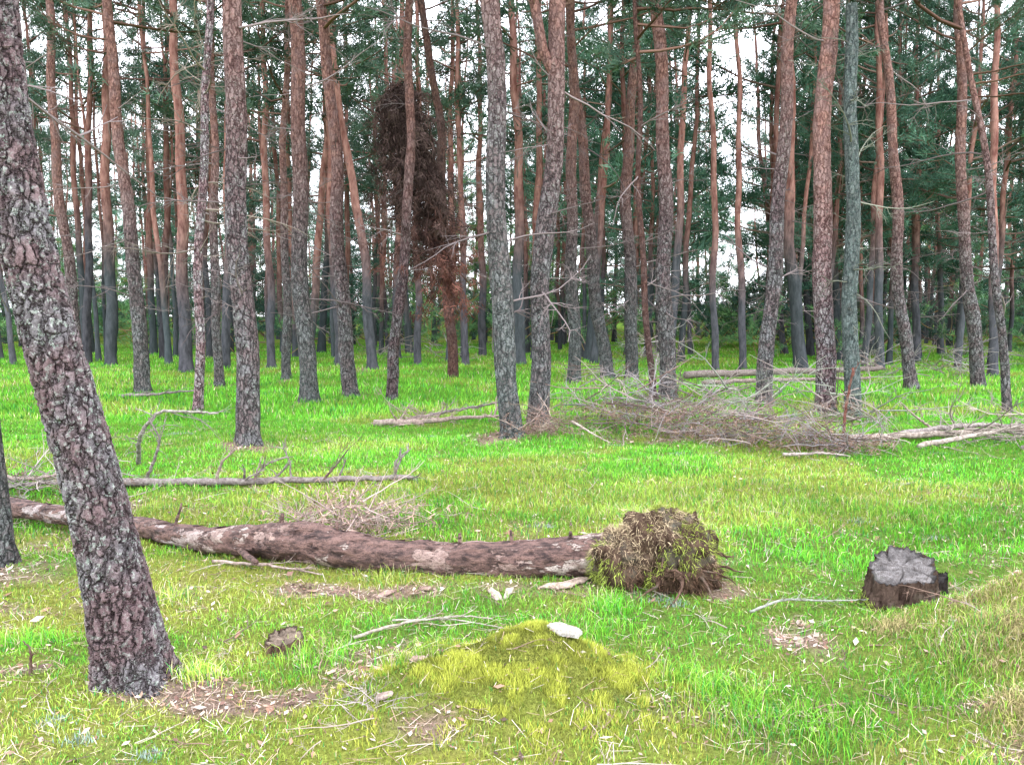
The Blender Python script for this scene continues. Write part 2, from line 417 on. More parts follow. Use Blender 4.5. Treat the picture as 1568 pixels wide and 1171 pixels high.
# broken red-barked tree, mossy dead snag, thin broken snag
pine(-1.47,20,.15,[(6.2,-1.76),(8.9,-2.17)],Ht=9.1,broken=True,shift=6,bright=.5,algae=0,ndead=20,name='dead_pine_tree',dtint=(.16,.08,.06))
pine(5.38,12.6,.145,[(3.45,5.22),(6.,5.17)],Ht=6.4,broken=True,shift=-6,bright=1.15,algae=.9,ndead=34,name='dead_pine_tree',dtint=(.2,.21,.17))
pine(-5.2,13.2,.09,[(1.8,-5.1),(4.6,-4.9)],Ht=7.2,broken=True,shift=-4,bright=1.6,algae=0,ndead=38,name='dead_pine_tree',dtint=(.26,.22,.19))
pine(3.0,15.5,.05,[(2,2.85)],Ht=2.2,broken=True,shift=7,bright=.5,algae=0,ndead=3,name='dead_pine_tree')

# low-crowned pines on the right and centre right
for i,(x,y,hb) in enumerate([(5.0,30,2.6),(10.6,27,3.2),(12.6,30,2.5),(15.5,26,3.5),(18.5,31,3),(12.4,35,2.5),(3.6,33,3.5),(20,27,4),(15,38,2.2),(7.2,40,2.0),(17,37,3),(11.2,25.5,4.5),(13.6,24.5,5),(16.8,23,4.5),(1.2,36,4),(-6.5,38,4),(-14,36,4.5)]):
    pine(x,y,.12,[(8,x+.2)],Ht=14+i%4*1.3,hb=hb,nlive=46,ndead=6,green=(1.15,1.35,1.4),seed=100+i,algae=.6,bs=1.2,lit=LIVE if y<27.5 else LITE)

# distant mass of trees: one object
B=MB();r2=np.random.default_rng(5);pts=[]
def far_tree(x,y):
    ang=x/y
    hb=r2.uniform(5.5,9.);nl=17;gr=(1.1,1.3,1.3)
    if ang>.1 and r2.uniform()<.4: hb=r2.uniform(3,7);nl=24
    if y>60: hb=r2.uniform(1.0,7);nl=22;gr=(1.6,1.9,1.95)  # paler needles far back: distance haze painted into the foliage tint
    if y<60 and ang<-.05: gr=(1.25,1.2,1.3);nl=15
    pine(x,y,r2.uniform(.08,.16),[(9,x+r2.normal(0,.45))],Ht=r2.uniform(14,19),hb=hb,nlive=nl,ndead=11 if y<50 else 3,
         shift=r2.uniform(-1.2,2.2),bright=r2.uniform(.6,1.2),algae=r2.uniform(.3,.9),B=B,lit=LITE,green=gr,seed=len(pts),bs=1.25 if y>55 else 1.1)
tries=0
while len(pts)<400 and tries<20000:
    tries+=1
    y=24+70*r2.uniform()**1.35;x=r2.uniform(-.8,.8)*y+r2.normal(0,1)
    if .25<x/y<.312 and y<85 : continue
    if any((x-a)**2+(y-b)**2<1.2 for a,b in pts): continue
    if any((x-t[0])**2+(y-t[1])**2<.8 for t in trees): continue
    pts.append((x,y));far_tree(x,y)
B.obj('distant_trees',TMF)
print('trees',time.time()-T0)
# young conifers, bare twigs and low saplings that close the view between the trunks
B=MB()
for k in range(300):
    y=r2.uniform(26,60);x=r2.uniform(-.8,.8)*y
    if r2.uniform()<.6: place(B,DEAD[r2.integers(12)],np.array([x,y,float(H(x,y))+r2.uniform(0,.4)]),r2.uniform(0,6.3),r2.uniform(.2,1.4),r2.uniform(.6,1.6),(.24,.21,.2))
    else:
        for j in range(3): place(B,LITE[r2.integers(9)],np.array([x,y,float(H(x,y))+.1+j*.4]),r2.uniform(0,6.3),r2.uniform(.2,1.2),r2.uniform(.3,.7),(1.6,2.0,1.2))
for k in range(270):
    y=r2.uniform(36,76);x=r2.uniform(-.78,.78)*y;hh=r2.uniform(2.,9.5);g=float(H(x,y))
    if .25<x/y<.312: hh=min(hh,4.)
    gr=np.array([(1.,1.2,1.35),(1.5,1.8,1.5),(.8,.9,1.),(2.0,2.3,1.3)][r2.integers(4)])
    for j in range(int(5+hh*2)):
        t=r2.uniform();place(B,LITE[r2.integers(9)],np.array([x,y,g+.1+hh*t]),r2.uniform(0,6.3),r2.uniform(-.1,.6),(.4+.9*(1-t))*r2.uniform(.7,1.2),gr*r2.uniform(.7,1.2))
B.obj('forest_undergrowth',TMF)

# hanging dead brown crown caught between the trunks
B=MB();r3=np.random.default_rng(8)
P0=np.array([[-2.15,15.6,5.9],[-2.0,15.6,5.2],[-1.75,15.5,4.3],[-1.5,15.5,3.2],[-1.2,15.5,1.9]])
P0=np.stack([np.interp(np.linspace(0,4,20),range(5),P0[:,i]) for i in range(3)],1)
tube(B,P0,np.linspace(.07,.03,20),6,(.12,.06,.05),2)
cen=[];cl=[]
for k in range(360):
    t=r3.uniform()**.7;p=P0[int((1-t)*19)].copy()
    wid=.3+.85*math.sin(min(1,(p[2]-1.2)/4.9)*3.0)
    az=r3.uniform(0,6.28);d=np.array([math.cos(az),math.sin(az)*.8,-.7+r3.normal(0,.35)])
    q=curve(p,d,wid*r3.uniform(.3,1.35),5,r3,.18,-.14)
    tube(B,q,np.linspace(.012,.004,5),3,(.08,.05,.045),2)
    for w in q[1:]:
        cen.append(w);cen.append(w+r3.normal(0,.06,3))
        f=min(1,max(0,(w[2]-1.8+r3.normal(0,.4))/1.6))
        c=(np.array([.060,.042,.038])*f+np.array([.15,.065,.05])*(1-f))*r3.uniform(.4,1.9);cl+= [c,c]
cen=np.array(cen);needles(B,cen,np.tile([0,0,-.7],(len(cen),1)),11,.16,.016,np.array(cl),r3,.6,var=.4)
B.obj('dead_pine_crown',TM)

# fork limb on the middle tree
p=at9(4.6)
Q=np.array([p,p+[-.18,-.05,.35],p+[-.28,-.05,.9],p+[-.42,0,1.6],p+[-.6,.1,3.2],p+[-.7,.1,5.]])
o_=MB();tube(o_,Q,[.075,.07,.065,.06,.045,.03],10,(2,1,.1),0)
for k in range(8): place(o_,DEAD[k],Q[2+k%3],r3.uniform(0,6),.3,.6,(.2,.13,.1))
o_.obj('pine_branch',TM,loc=tuple(p-[0,0,4.6]))

# ------------------------------------------------------------ ground
lit_p=[(-2.84,4.6,.5,.35),(-.7,4.52,1.0,.12),(.3,4.45,.4,.10),(-.84,3.2,.42,.11),(-.42,2.95,.3,.12),(1.46,3.75,.26,.34),(1.95,3.0,.3,.14),(-1.5,3.15,.4,.2),
 (-3.08,9.3,.7,.5),(-2.1,3.4,.25,.12),(.2,10.4,.9,.5),(2.4,10.6,1.3,.7),(-3.7,6.4,.8,.4),(2.0,10,1.,.3),(3.9,9.8,1.2,.3),(1.1,4.5,.2,.15)]
def litter_mask(x,y):
    m=0*x
    for a,b,c,d in lit_p: m=np.maximum(m,gauss(x,y,a,b,c,d))
    for t in trees: m=np.maximum(m,.8*gauss(x,y,t[0],t[1],t[2]*2.2,t[2]*2.2))
    w=fbm(x/.32,y/.26,31,5)
    m=np.clip((m-.45+(w-.5)*2.4)*1.8,0,1)*np.clip(m*4,0,1)
    m2=np.clip((fbm(x/.6,y/.45,77,5)-.58)*7,0,1)*np.clip((7-y)/3,0,1)
    return np.maximum(m,m2*.7)
def yellow_mask(x,y):
    n=fbm(x/1.5,y/1.2,41,5)
    k=np.clip((n-.47)*6,0,1)
    k=k*(.7+.3*np.clip((5.5-y)/2,0,1))
    k=np.maximum(k,.75*np.clip((4.0-y)/1.0,0,1)*np.clip((fbm(x/.6,y/.5,43,4)-.36)*5,0,1))
    k=np.maximum(k,gauss(x,y,.05,3.35,.7,.42));k=np.maximum(k,.8*gauss(x,y,-.3,2.8,1.3,.4))
    k=np.maximum(k,.8*gauss(x,y,-3.,9.6,1.8,.9)*fbm(x/.5,y/.5,3));k=np.maximum(k,.75*gauss(x,y,2.7,3.5,1,.7))
    return np.clip(k,0,1)
def ax_(a,step,far):
    v=[a];s=step
    while v[-1]<far: s*=1.09;v.append(v[-1]+s)
    return np.array(v[1:])
xc=np.arange(-6,6.001,.04);xe=ax_(6,.045,420);X1=np.concatenate([-xe[::-1],xc,xe])
yc=np.arange(1.2,9.001,.04);yf=ax_(9,.045,450);yb=ax_(-1.2,.08,60);Y1=np.concatenate([-yb[::-1],yc,yf])
GX,GY=np.meshgrid(X1,Y1);GZ=H(GX,GY)
lm=litter_mask(GX,GY)[...,None];ym=yellow_mask(GX,GY)[...,None];fr=np.clip((GY-6)/8,0,1)[...,None]
c=(1-fr)*np.array([.13,.22,.045])+fr*np.array([.13,.31,.04])
c=c*(1-ym)+ym*np.array([.31,.33,.07]);c=c*(1-lm)+lm*np.array([.34,.25,.20])
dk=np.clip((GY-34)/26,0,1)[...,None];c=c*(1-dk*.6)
nx,ny=len(X1),len(Y1)
i=(np.arange(ny-1)[:,None]*nx+np.arange(nx-1)[None]).ravel()
B=MB();B.add(np.stack([GX,GY,GZ],-1),np.stack([i,i+1,i+nx+1,i+nx],1),None,c.reshape(-1,3),0)
B.obj('ground',[M_ground])

# ------------------------------------------------------------ grass, moss, litter
rg=np.random.default_rng(21)
def scatter(n,y0,y1,k=.70,m=.6,pw=1.):
    y=y0+(y1-y0)*rg.uniform(0,1,n)**pw
    x=rg.uniform(-1,1,n)*(k*y+m);return x,y
def blades(B,x,y,h,w,col,lean=.5,seg=True):
    n=len(x);z=H(x,y)-.004
    a=rg.uniform(0,6.283,n);b=rg.uniform(0,6.283,n)
    sx,sy=np.cos(a)*w/2,np.sin(a)*w/2
    ln=lean*rg.uniform(.1,1,n)*h;lx,ly=np.cos(b)*ln,np.sin(b)*ln
    p=np.stack([x,y,z],1);s=np.stack([sx,sy,0*sx],1)
    tip=p+np.stack([lx,ly,h*np.sqrt(np.maximum(1-(ln/h)**2*.5,.2))],1)
    if seg:
        mid=p+np.stack([lx*.3,ly*.3,h*.6],1)
        v=np.stack([p-s,p+s,mid+s*.75,mid-s*.75,tip],1).reshape(-1,3)
        o=np.arange(n)*5
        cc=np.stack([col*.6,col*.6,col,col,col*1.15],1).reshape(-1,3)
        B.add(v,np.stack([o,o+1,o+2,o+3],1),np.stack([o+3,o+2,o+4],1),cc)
    else:
        v=np.stack([p-s,p+s,tip],1).reshape(-1,3)
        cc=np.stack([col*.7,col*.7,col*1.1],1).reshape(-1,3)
        B.add(v,None,np.arange(n*3).reshape(-1,3),cc)
def gcol(x,y):
    n=len(x);ym=yellow_mask(x,y);f=np.clip(ym+rg.normal(0,.2,n),0,1)[:,None]
    g=np.array([.125,.44,.035])*(1-f)+np.array([.40,.48,.09])*f
    far=np.clip((y-7)/12,0,1)[:,None];g=g*(1-far*.6)+np.array([.21,.57,.06])*far*.6
    s=(rg.uniform(0,1,n)<.06+.12*ym)[:,None];g=np.where(s,np.array([.55,.49,.30]),g)
    bl=(rg.uniform(0,1,n)<.14)[:,None];g=np.where(bl,np.array([.07,.32,.07]),g)
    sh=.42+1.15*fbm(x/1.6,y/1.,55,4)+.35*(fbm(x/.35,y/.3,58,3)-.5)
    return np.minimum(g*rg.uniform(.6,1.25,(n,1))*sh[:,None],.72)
def thin(x,y,base=1.):
    keep=rg.uniform(0,1,len(x))<base*(1-.9*litter_mask(x,y))*(.2+1.5*fbm(x/.4,y/.35,66,3))*(1-.85*gauss(x,y,.05,3.35,.6,.42))
    return x[keep],y[keep]
B=MB()
x,y=scatter(110000,1.7,5.2);x,y=thin(x,y);n=len(x)
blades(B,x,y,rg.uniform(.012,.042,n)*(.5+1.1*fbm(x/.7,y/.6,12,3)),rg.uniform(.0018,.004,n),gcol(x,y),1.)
x,y=scatter(175000,5.0,12.5,pw=.8);x,y=thin(x,y,1.1);n=len(x)
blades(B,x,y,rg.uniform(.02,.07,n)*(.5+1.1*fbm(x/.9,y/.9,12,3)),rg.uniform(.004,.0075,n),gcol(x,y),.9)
x,y=scatter(150000,12,42,m=2,pw=1.1);x,y=thin(x,y,1.2);n=len(x)
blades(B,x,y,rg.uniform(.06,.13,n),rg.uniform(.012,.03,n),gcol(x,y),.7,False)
# longer tussocks
tus=[(.95,3.1,.3,1000),(1.2,2.9,.3,700),(2.3,6.6,.8,2000),(1.,6.5,.9,2000),(3.2,6.2,.7,1600),(.4,3.9,.25,400),(2.5,3.3,.3,1000),(-.9,3.6,.2,300),(-1.35,3.3,.12,250),(.55,4.3,.15,500),(2.,3.4,.2,500),(1.7,3.2,.25,500)]
for k in range(26):
    yy=rg.uniform(2.6,9);tus.append((rg.uniform(-.62,.65)*yy,yy,.10+.02*yy,240))
for cx,cy,r,k in tus:
    x=rg.normal(cx,r*.5,k);y=rg.normal(cy,r*.45,k)
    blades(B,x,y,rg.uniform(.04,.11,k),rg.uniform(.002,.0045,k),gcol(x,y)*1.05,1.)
# dry straw grass hanging over the bank on the right
for cx,cy,r,k in [(2.1,3.4,.2,2200),(2.45,3.2,.25,1500),(2.3,3.75,.25,1000),(1.85,3.8,.12,600),(1.95,2.9,.18,1400),(2.8,3.4,.3,900)]:
    x=rg.normal(cx,r*.6,k);y=rg.normal(cy,r*.5,k)
    blades(B,x,y,rg.uniform(.02,.07,k),rg.uniform(.002,.004,k),np.array([.44,.38,.18])*rg.uniform(.3,1.2,(k,1)),1.3)
B.obj('grass',[M_grass],smooth=False)
B=MB()
x,y=scatter(140000,1.7,6.5);m=rg.uniform(0,1,len(x))<(.25+.75*yellow_mask(x,y))*(1-.8*litter_mask(x,y));x=x[m];y=y[m];n=len(x)
f=np.clip(yellow_mask(x,y)+rg.normal(0,.2,n),0,1)[:,None]
blades(B,x,y,rg.uniform(.008,.02,n),rg.uniform(.003,.006,n),(np.array([.16,.34,.05])*(1-f)+np.array([.46,.48,.09])*f)*rg.uniform(.4,1.3,(n,1)),.8,False)
# thick cushion moss on the hummock
n=38000;x=rg.normal(.03,.38,n);y=rg.normal(3.28,.2,n)
cl_=np.clip((fbm(x/.09,y/.07,88,4)-.40)*4,0,1)
blades(B,x,y,.010+.035*cl_*rg.uniform(.6,1,n),rg.uniform(.003,.006,n),(np.array([.12,.14,.03])+cl_[:,None]*np.array([.36,.38,.06]))*rg.uniform(.6,1.25,(n,1)),.7,False)
# small pale lichen tufts
for k in range(40):
    y0=rg.uniform(2.6,12);x0=rg.uniform(-.65,.65)*y0;n=110
    x=rg.normal(x0,.03+.003*y0,n);y=rg.normal(y0,.025,n)
    blades(B,x,y,rg.uniform(.01,.035,n),rg.uniform(.004,.008,n),np.array([.33,.44,.38])*rg.uniform(.5,1.2,(n,1)),.9,False)
B.obj('moss',[M_grass],smooth=False)
print('grass',time.time()-T0)
# litter: bark flakes, needles, leaves and twigs
B=MB()
x,y=scatter(130000,1.8,11);m=rg.uniform(0,1,len(x))<.055+.6*litter_mask(x,y);x=x[m];y=y[m];n=len(x)
z=H(x,y)+rg.uniform(.002,.022,n);a=rg.uniform(0,6.28,n)
l=rg.uniform(.004,.016,n)*(1+.06*y)*np.where(rg.uniform(0,1,n)<.03,2.2,1);w=l*rg.uniform(.12,.7,n)
U=np.stack([np.cos(a)*l,np.sin(a)*l,rg.normal(0,.3,n)*l],1);W=np.stack([-np.sin(a)*w,np.cos(a)*w,rg.normal(0,.35,n)*w],1)
p=np.stack([x,y,z],1);v=np.stack([p-U,p-W*.8,p+U,p+W],1).reshape(-1,3)
pal=np.array([[.38,.26,.20],[.50,.38,.31],[.20,.12,.10],[.58,.50,.44],[.30,.18,.13],[.12,.085,.07]])
cc=np.repeat(pal[rg.integers(0,6,n)]*rg.uniform(.6,1.15,(n,1)),4,0)
B.add(v,np.arange(n*4).reshape(-1,4),None,cc,0)
x,y=scatter(34000,1.8,7);m=rg.uniform(0,1,len(x))<.2+.8*litter_mask(x,y);x=x[m];y=y[m];n=len(x)
z=H(x,y)+rg.uniform(.004,.02,n);a=rg.uniform(0,6.28,n);l=rg.uniform(.015,.045,n)
U=np.stack([np.cos(a)*l,np.sin(a)*l,rg.normal(0,.25,n)*l],1);W=np.stack([-np.sin(a),np.cos(a),0*a],1)*.0012
p=np.stack([x,y,z],1);v=np.stack([p-U-W,p-U+W,p+U+W,p+U-W],1).reshape(-1,3)
B.add(v,np.arange(n*4).reshape(-1,4),None,np.repeat(pal[rg.integers(0,4,n)],4,0),0)
tw=[(.42,.37,.32),(.22,.15,.12),(.34,.28,.25),(.14,.10,.09)]
for k in range(300):
    yy=2.3+9*rg.uniform()**1.4;xx=rg.uniform(-.68,.68)*yy
    V_,C_,Q_,QM_,T_,TM__=DEAD[rg.integers(12)]
    place(B,(V_,C_,Q_,QM_*0,T_,TM__*0),np.array([xx,yy,float(H(xx,yy))+.015]),rg.uniform(0,6.28),rg.uniform(-.05,.12),rg.uniform(.06,.2)*(1+.05*yy),np.array(tw[rg.integers(4)]),roll=rg.uniform(0,6.3))
B.obj('forest_litter',[M_litter],smooth=False)

# ------------------------------------------------------------ fallen tree with root ball
rl=np.random.default_rng(33)
def smoothpath(pts,n):
    pts=np.asarray(pts,float);t=np.r_[0,np.cumsum(np.linalg.norm(np.diff(pts,axis=0),axis=1))]
    s=np.linspace(0,t[-1],n);P=np.stack([np.interp(s,t,pts[:,i]) for i in range(pts.shape[1])],1)
    k=max(3,n//len(pts)//2)|1
    for _ in range(2):
        Pp=np.pad(P,((k//2,k//2),(0,0)),mode='reflect',reflect_type='odd');P=np.stack([np.convolve(Pp[:,i],np.ones(k)/k,'valid') for i in range(P.shape[1])],1)
    return P
emp=bpy.data.objects.new('fallen_tree',None);sc.collection.objects.link(emp)
B=MB()
path=[(-5.2,6.7,.12,.06),(-3.84,6.1,.12,.068),(-3.0,5.75,.10,.062),(-2.38,5.42,.09,.067),(-1.9,5.2,.10,.082),(-1.45,5.05,.14,.122),(-1.2,4.97,.13,.116),(-.75,4.86,.09,.104),(-.3,4.80,.08,.100),(.1,4.78,.10,.105),(.45,4.75,.14,.112),(.75,4.72,.18,.115)]
P=smoothpath(path,300)
P[:,2]+=.5*H(P[:,0],P[:,1])
s=80;th=np.linspace(0,2*np.pi,s,endpoint=False)
uu=np.arange(300)*.022
flake=fbm(uu[:,None]*5+0*th[None],np.cos(th)[None]*2.5+3+0*uu[:,None],25,4)
rn=1+.18*(fbm(uu[:,None]*2.2+0*th[None],np.cos(th)[None]*1.5+3+0*uu[:,None],5,4)-.5)*2+.10*(fbm(uu[:,None]*9,(np.sin(th)[None]*3+7)+0*uu[:,None],8,3)-.5)*2+.07*(flake>.52)
colv=fbm(uu*3,uu*0+1,14,3);pale=np.clip((colv-.5)*6,0,1)[:,None]
base=np.array([.37,.27,.24])*(1-pale)+np.array([.52,.45,.41])*pale
lf=np.clip((-1.9-P[:,0])/.4,0,1)[:,None];base=base*(1-lf)+np.array([.44,.38,.37])*lf
tube(B,P[:,:3],P[:,3],s,base,0,cap=True,rn=rn)
for (x0,dx,dy,dz,Ls,r0) in [(-1.83,.35,-.45,-.12,.42,.028),(-1.8,.5,-.15,.0,.2,.02),(-1.47,0,-.1,.6,.06,.02),(-.33,.1,-.2,.9,.05,.015),(.0,.1,.1,.9,.06,.012),(-2.3,.2,.1,1,.12,.012),(.35,0,-.3,.8,.04,.016),(-1.1,0,-.2,1,.05,.013)]:
    j=np.argmin(abs(P[:,0]-x0));q=curve(P[j,:3]+np.array([0,0,.6*P[j,3] if dz>.3 else 0]),(dx,dy,dz),Ls+.06,6,rl,.08)
    tube(B,q,np.linspace(r0,r0*.6,6),8,(.3,.2,.17),0,cap=True)
for k in range(420):
    j=rl.integers(40,295);a=rl.uniform(-.6,3.7);r=P[j,3]*1.04
    c0=P[j,:3]+np.array([0,-math.cos(a)*r,math.sin(a)*r]);l=rl.uniform(.01,.05);w=rl.uniform(.006,.016)
    t=np.array([0,math.sin(a),math.cos(a)]);nn=np.array([0,-math.cos(a),math.sin(a)])
    B.add([c0-[l,0,0]-t*w,c0+[l,0,0]-t*w*.6+nn*.008,c0+[l*.8,0,0]+t*w+nn*.005,c0-[l*.9,0,0]+t*w],[[0,1,2,3]],None,np.array([.38,.28,.24])*rl.uniform(.2,1.5),0)
B.obj('trunk',[M_log],parent=emp)
# root ball
B=MB();g=float(H(.85,4.6))
lobes=[(.64,4.6,.13,.17,.17,.17),(.86,4.62,.21,.20,.19,.22),(1.0,4.6,.17,.17,.19,.22),(.95,4.6,.05,.24,.2,.14)]
cn=[];nn_=[]
for (a,b,c_,ra,rb,rc) in lobes:
    u=np.linspace(0,np.pi,30);w=np.linspace(0,2*np.pi,48,endpoint=False);Ug,Wg=np.meshgrid(u,w,indexing='ij')
    nx_,ny_,nz_=np.sin(Ug)*np.cos(Wg),np.sin(Ug)*np.sin(Wg),np.cos(Ug)
    d=1+.5*(fbm(nx_*2.4+a*9,ny_*2.4+nz_*2.4,4,4)-.5)*2
    V=np.stack([a+nx_*ra*d,b+ny_*rb*d,g+c_+nz_*rc*d],-1)
    i=(np.arange(29)[:,None]*48+np.arange(48)[None]);k=(np.arange(29)[:,None]*48+(np.arange(48)[None]+1)%48)
    B.add(V,np.stack([i,i+48,k+48,k],-1).reshape(-1,4),None,(.10,.065,.045),0)
    m=3200;idx=rl.integers(0,30*48,m);cn.append(V.reshape(-1,3)[idx]);nn_.append(np.stack([nx_,ny_,nz_],-1).reshape(-1,3)[idx])
cn=np.concatenate(cn);nn_=np.concatenate(nn_);m=len(cn)
pt=vnoise(cn[:,0]*14,cn[:,2]*14+cn[:,1]*9,2)
straw=np.array([.50,.40,.26]);brn=np.array([.18,.11,.075]);grn=np.array([.32,.39,.08])
top=np.clip((cn[:,2]-g-.09)/.16+(pt-.5)*.8,0,1)[:,None]
col=brn*(1-top)+straw*top
gm=((cn[:,0]>.90)&(pt>.3)&(cn[:,2]>g+.12))[:,None]|((cn[:,0]<.64)&(cn[:,2]<g+.19))[:,None]|((pt>.72)[:,None])
col=np.where(gm,grn,col)*rl.uniform(.4,1.3,(m,1))
dirs=nn_*.7+np.array([0,0,-.6])
needles(B,cn,dirs,2,.042,.003,col,rl,.5,1,.2)
for k in range(34):
    a=rl.uniform(0,6.28);p=np.array([.95+.12*math.cos(a),4.58+.12*math.sin(a),g+rl.uniform(.05,.25)])
    q=curve(p,(math.cos(a)+.4,math.sin(a)-.3,rl.uniform(-.6,.2)),rl.uniform(.12,.3),6,rl,.25,-.1)
    tube(B,q,np.linspace(.012,.003,6),5,(.16,.10,.075),0)
B.obj('root_ball',[M_stump,M_grass],parent=emp)

# ------------------------------------------------------------ stumps
def stump(name,x,y,r,h,tilt,seed,top=(.42,.40,.38),bark=(.13,.095,.08),moss=400):
    rs=np.random.default_rng(seed);B=MB();g=float(H(x,y))-.05;s=96;th=np.linspace(0,2*np.pi,s,endpoint=False)
    nr=24;lum=1+.07*np.sin(th*3+seed)+.05*np.sin(th*5+1)
    rows=[]
    for k in range(nr):
        t=k/(nr-1);rr=r*(lum*(1+.28*(1-t)**3)+.26*(fbm(np.cos(th)*6+np.sin(th)*3,th*0+t*.6,seed,4)-.5)*2+.04*rs.normal(0,.4,s))
        X=x+rr*np.cos(th);Y=y+rr*np.sin(th)
        Z=g+t*(h+.05)+t*(tilt[0]*rr*np.cos(th)+tilt[1]*rr*np.sin(th))
        if k==nr-1: Z=Z+rs.uniform(-.012,.006,s)
        rows.append(np.stack([X,Y,Z],1))
    V=np.array(rows);i=(np.arange(nr-1)[:,None]*s+np.arange(s)[None]);k=(np.arange(nr-1)[:,None]*s+(np.arange(s)[None]+1)%s)
    B.add(V,np.stack([i,k,k+s,i+s],-1).reshape(-1,4),None,bark,0)
    side=V.reshape(-1,3)
    rim=V[-1];cen=rim.mean(0);rings=[];cols=[]
    for k,t in enumerate(np.linspace(1,.02,30)):
        w=cen+(rim-cen)*t*(.97 if k else 1.);w=w+0
        ck=np.abs(np.sin(th*2.5+1.5*t+seed))
        crack=np.clip(1-ck*7,0,1)*(.3+t)
        w[:,2]+=(-.004 if k else 0)+.012*(fbm(w[:,0]*40,w[:,1]*40,seed,2)-.5)-crack*.025
        mot=fbm(w[:,0]*25,w[:,1]*25,seed+3,3)
        rings.append(w);cols.append(np.array(top)[None]*((.7+.3*(k%2))*(.35+1.2*mot)*(1-.9*np.minimum(crack*1.3,1))*rs.uniform(.8,1.15,s))[:,None])
    cols[0]=cols[0]*.3;cols[1]=cols[1]*.4;cols[2]=cols[2]*.6
    V=np.array(rings);n_=len(V);i=(np.arange(n_-1)[:,None]*s+np.arange(s)[None]);k=(np.arange(n_-1)[:,None]*s+(np.arange(s)[None]+1)%s)
    B.add(V,np.stack([i,k,k+s,i+s],-1).reshape(-1,4),None,np.array(cols).reshape(-1,3),1)
    lo=side[:len(side)//3];idx=rs.integers(0,len(lo),moss)
    needles(B,lo[idx],np.tile([0,0,.6],(moss,1)),3,.03,.005,np.array([.26,.34,.07]),rs,.6,2,.4)
    return B.obj(name,[M_stump,M_top,M_grass],loc=(x,y,g),smooth=True)
M_top=wood_mat('cut_wood',60,(1,1,1),(.45,.42,.40),.008,lich=.2)
stump('tree_stump',2.13,4.30,.165,.20,(.22,.30),4,top=(.19,.18,.18),bark=(.11,.075,.06),moss=600)
stump('tree_stump',-1.09,3.72,.085,.06,(.1,.15),9,top=(.24,.19,.15),bark=(.17,.11,.08),moss=150)
stump('tree_stump',2.43,4.5,.06,.10,(.5,.1),15,top=(.05,.045,.045),bark=(.05,.04,.04),moss=60)

def slab(name,x,y,sx,sy,t,rot,tilt,col,seed,zoff=0.):
    rs=np.random.default_rng(seed);n=11;a=np.linspace(0,2*np.pi,n,endpoint=False);rr=rs.uniform(.65,1.1,n)
    P=np.stack([np.cos(a)*rr*sx,np.sin(a)*rr*sy,rs.normal(0,t*.4,n)],1)
    c,s_=math.cos(rot),math.sin(rot);P[:,:2]=P[:,:2]@np.array([[c,s_],[-s_,c]])
    P[:,2]+=P[:,1]*tilt;g=float(H(x,y))+.012+zoff;P=P+[x,y,g]
    inn=(P-P.mean(0))*.8+P.mean(0)+[0,0,t];V=np.concatenate([P-[0,0,t],P,inn,inn.mean(0)[None]+[0,0,t*.4]])
    j=np.arange(n);k=(j+1)%n
    B=MB();B.add(V,np.concatenate([np.stack([j,k,k+n,j+n],1),np.stack([j+n,k+n,k+2*n,j+2*n],1)]),np.stack([j+2*n,k+2*n,np.full(n,3*n)],1),np.array(col)*rs.uniform(.7,1.1,(len(V),1)),0)
    return B.obj(name,[M_top],loc=(x,y,g),smooth=False)
slab('pale_stone',.22,3.38,.09,.04,.014,-.35,.15,(.56,.54,.50),1,.012)
for i,(x,y,a,b,r,c) in enumerate([(-.10,4.42,.03,.075,.5,(.50,.41,.36)),(-.02,4.44,.025,.07,-.4,(.55,.48,.43)),(.28,4.55,.14,.035,.15,(.5,.41,.34)),(.38,4.62,.09,.03,.3,(.45,.36,.3)),(-.72,4.45,.06,.02,.6,(.42,.3,.26)),(-.5,4.5,.04,.02,.1,(.34,.24,.2)),
   (-.4,3.32,.04,.018,.2,(.45,.34,.27)),(-1.3,3.35,.035,.015,.9,(.45,.36,.27)),(-.5,3.05,.04,.02,.4,(.45,.36,.32)),(1.4,3.8,.04,.02,1.,(.45,.36,.3)),(1.15,2.95,.02,.012,0,(.6,.5,.4))]):
    slab('bark_flake',x,y,a,b,.005,r,.25,c,10+i,.004)

# ------------------------------------------------------------ fallen branches
def fallen(pts,r0,subs,col,seed,name='fallen_branch',r1=None,up=.5,sl=.35):
    rs=np.random.default_rng(seed);B=MB()
    P=np.array([(a,b,float(H(a,b))+c_) for a,b,c_ in pts])
    n=max(24,len(P)*8);P=smoothpath(P,n);P+=rs.normal(0,r0*.18,P.shape)
    tube(B,P,np.linspace(r0,r1 or r0*.35,n),9,np.array(col),2,cap=True)
    for k in range(subs):
        j=rs.integers(n//8,n-1);d=norm(P[j]-P[j-1])
        q=d+np.array([rs.normal(0,.6),rs.normal(0,.6),rs.uniform(-.1,1)*up*1.6])
        Ls=sl*rs.uniform(.4,1.2);Q=curve(P[j],q,Ls,6,rs,.22,.0)
        rr=r0*.4*rs.uniform(.5,1);tube(B,Q,np.linspace(rr,rr*.3,6),5,np.array(col)*rs.uniform(.8,1.15),2)
        for m in range(3):
            w=rs.integers(1,5);q2=curve(Q[w],norm(Q[w]-Q[w-1])+rs.normal(0,.6,3),Ls*.35,4,rs,.2)
            tube(B,q2,np.linspace(rr*.5,rr*.2,4),4,np.array(col),2)
    return B.obj(name,[M_bark,M_need,M_dead])
gy=(.27,.24,.23);pk=(.42,.34,.30)
fallen([(-3.6,7.3,.05),(-2.6,7.3,.05),(-1.8,7.35,.06),(-.92,7.4,.05)],.042,9,gy,1,r1=.022,up=.9)
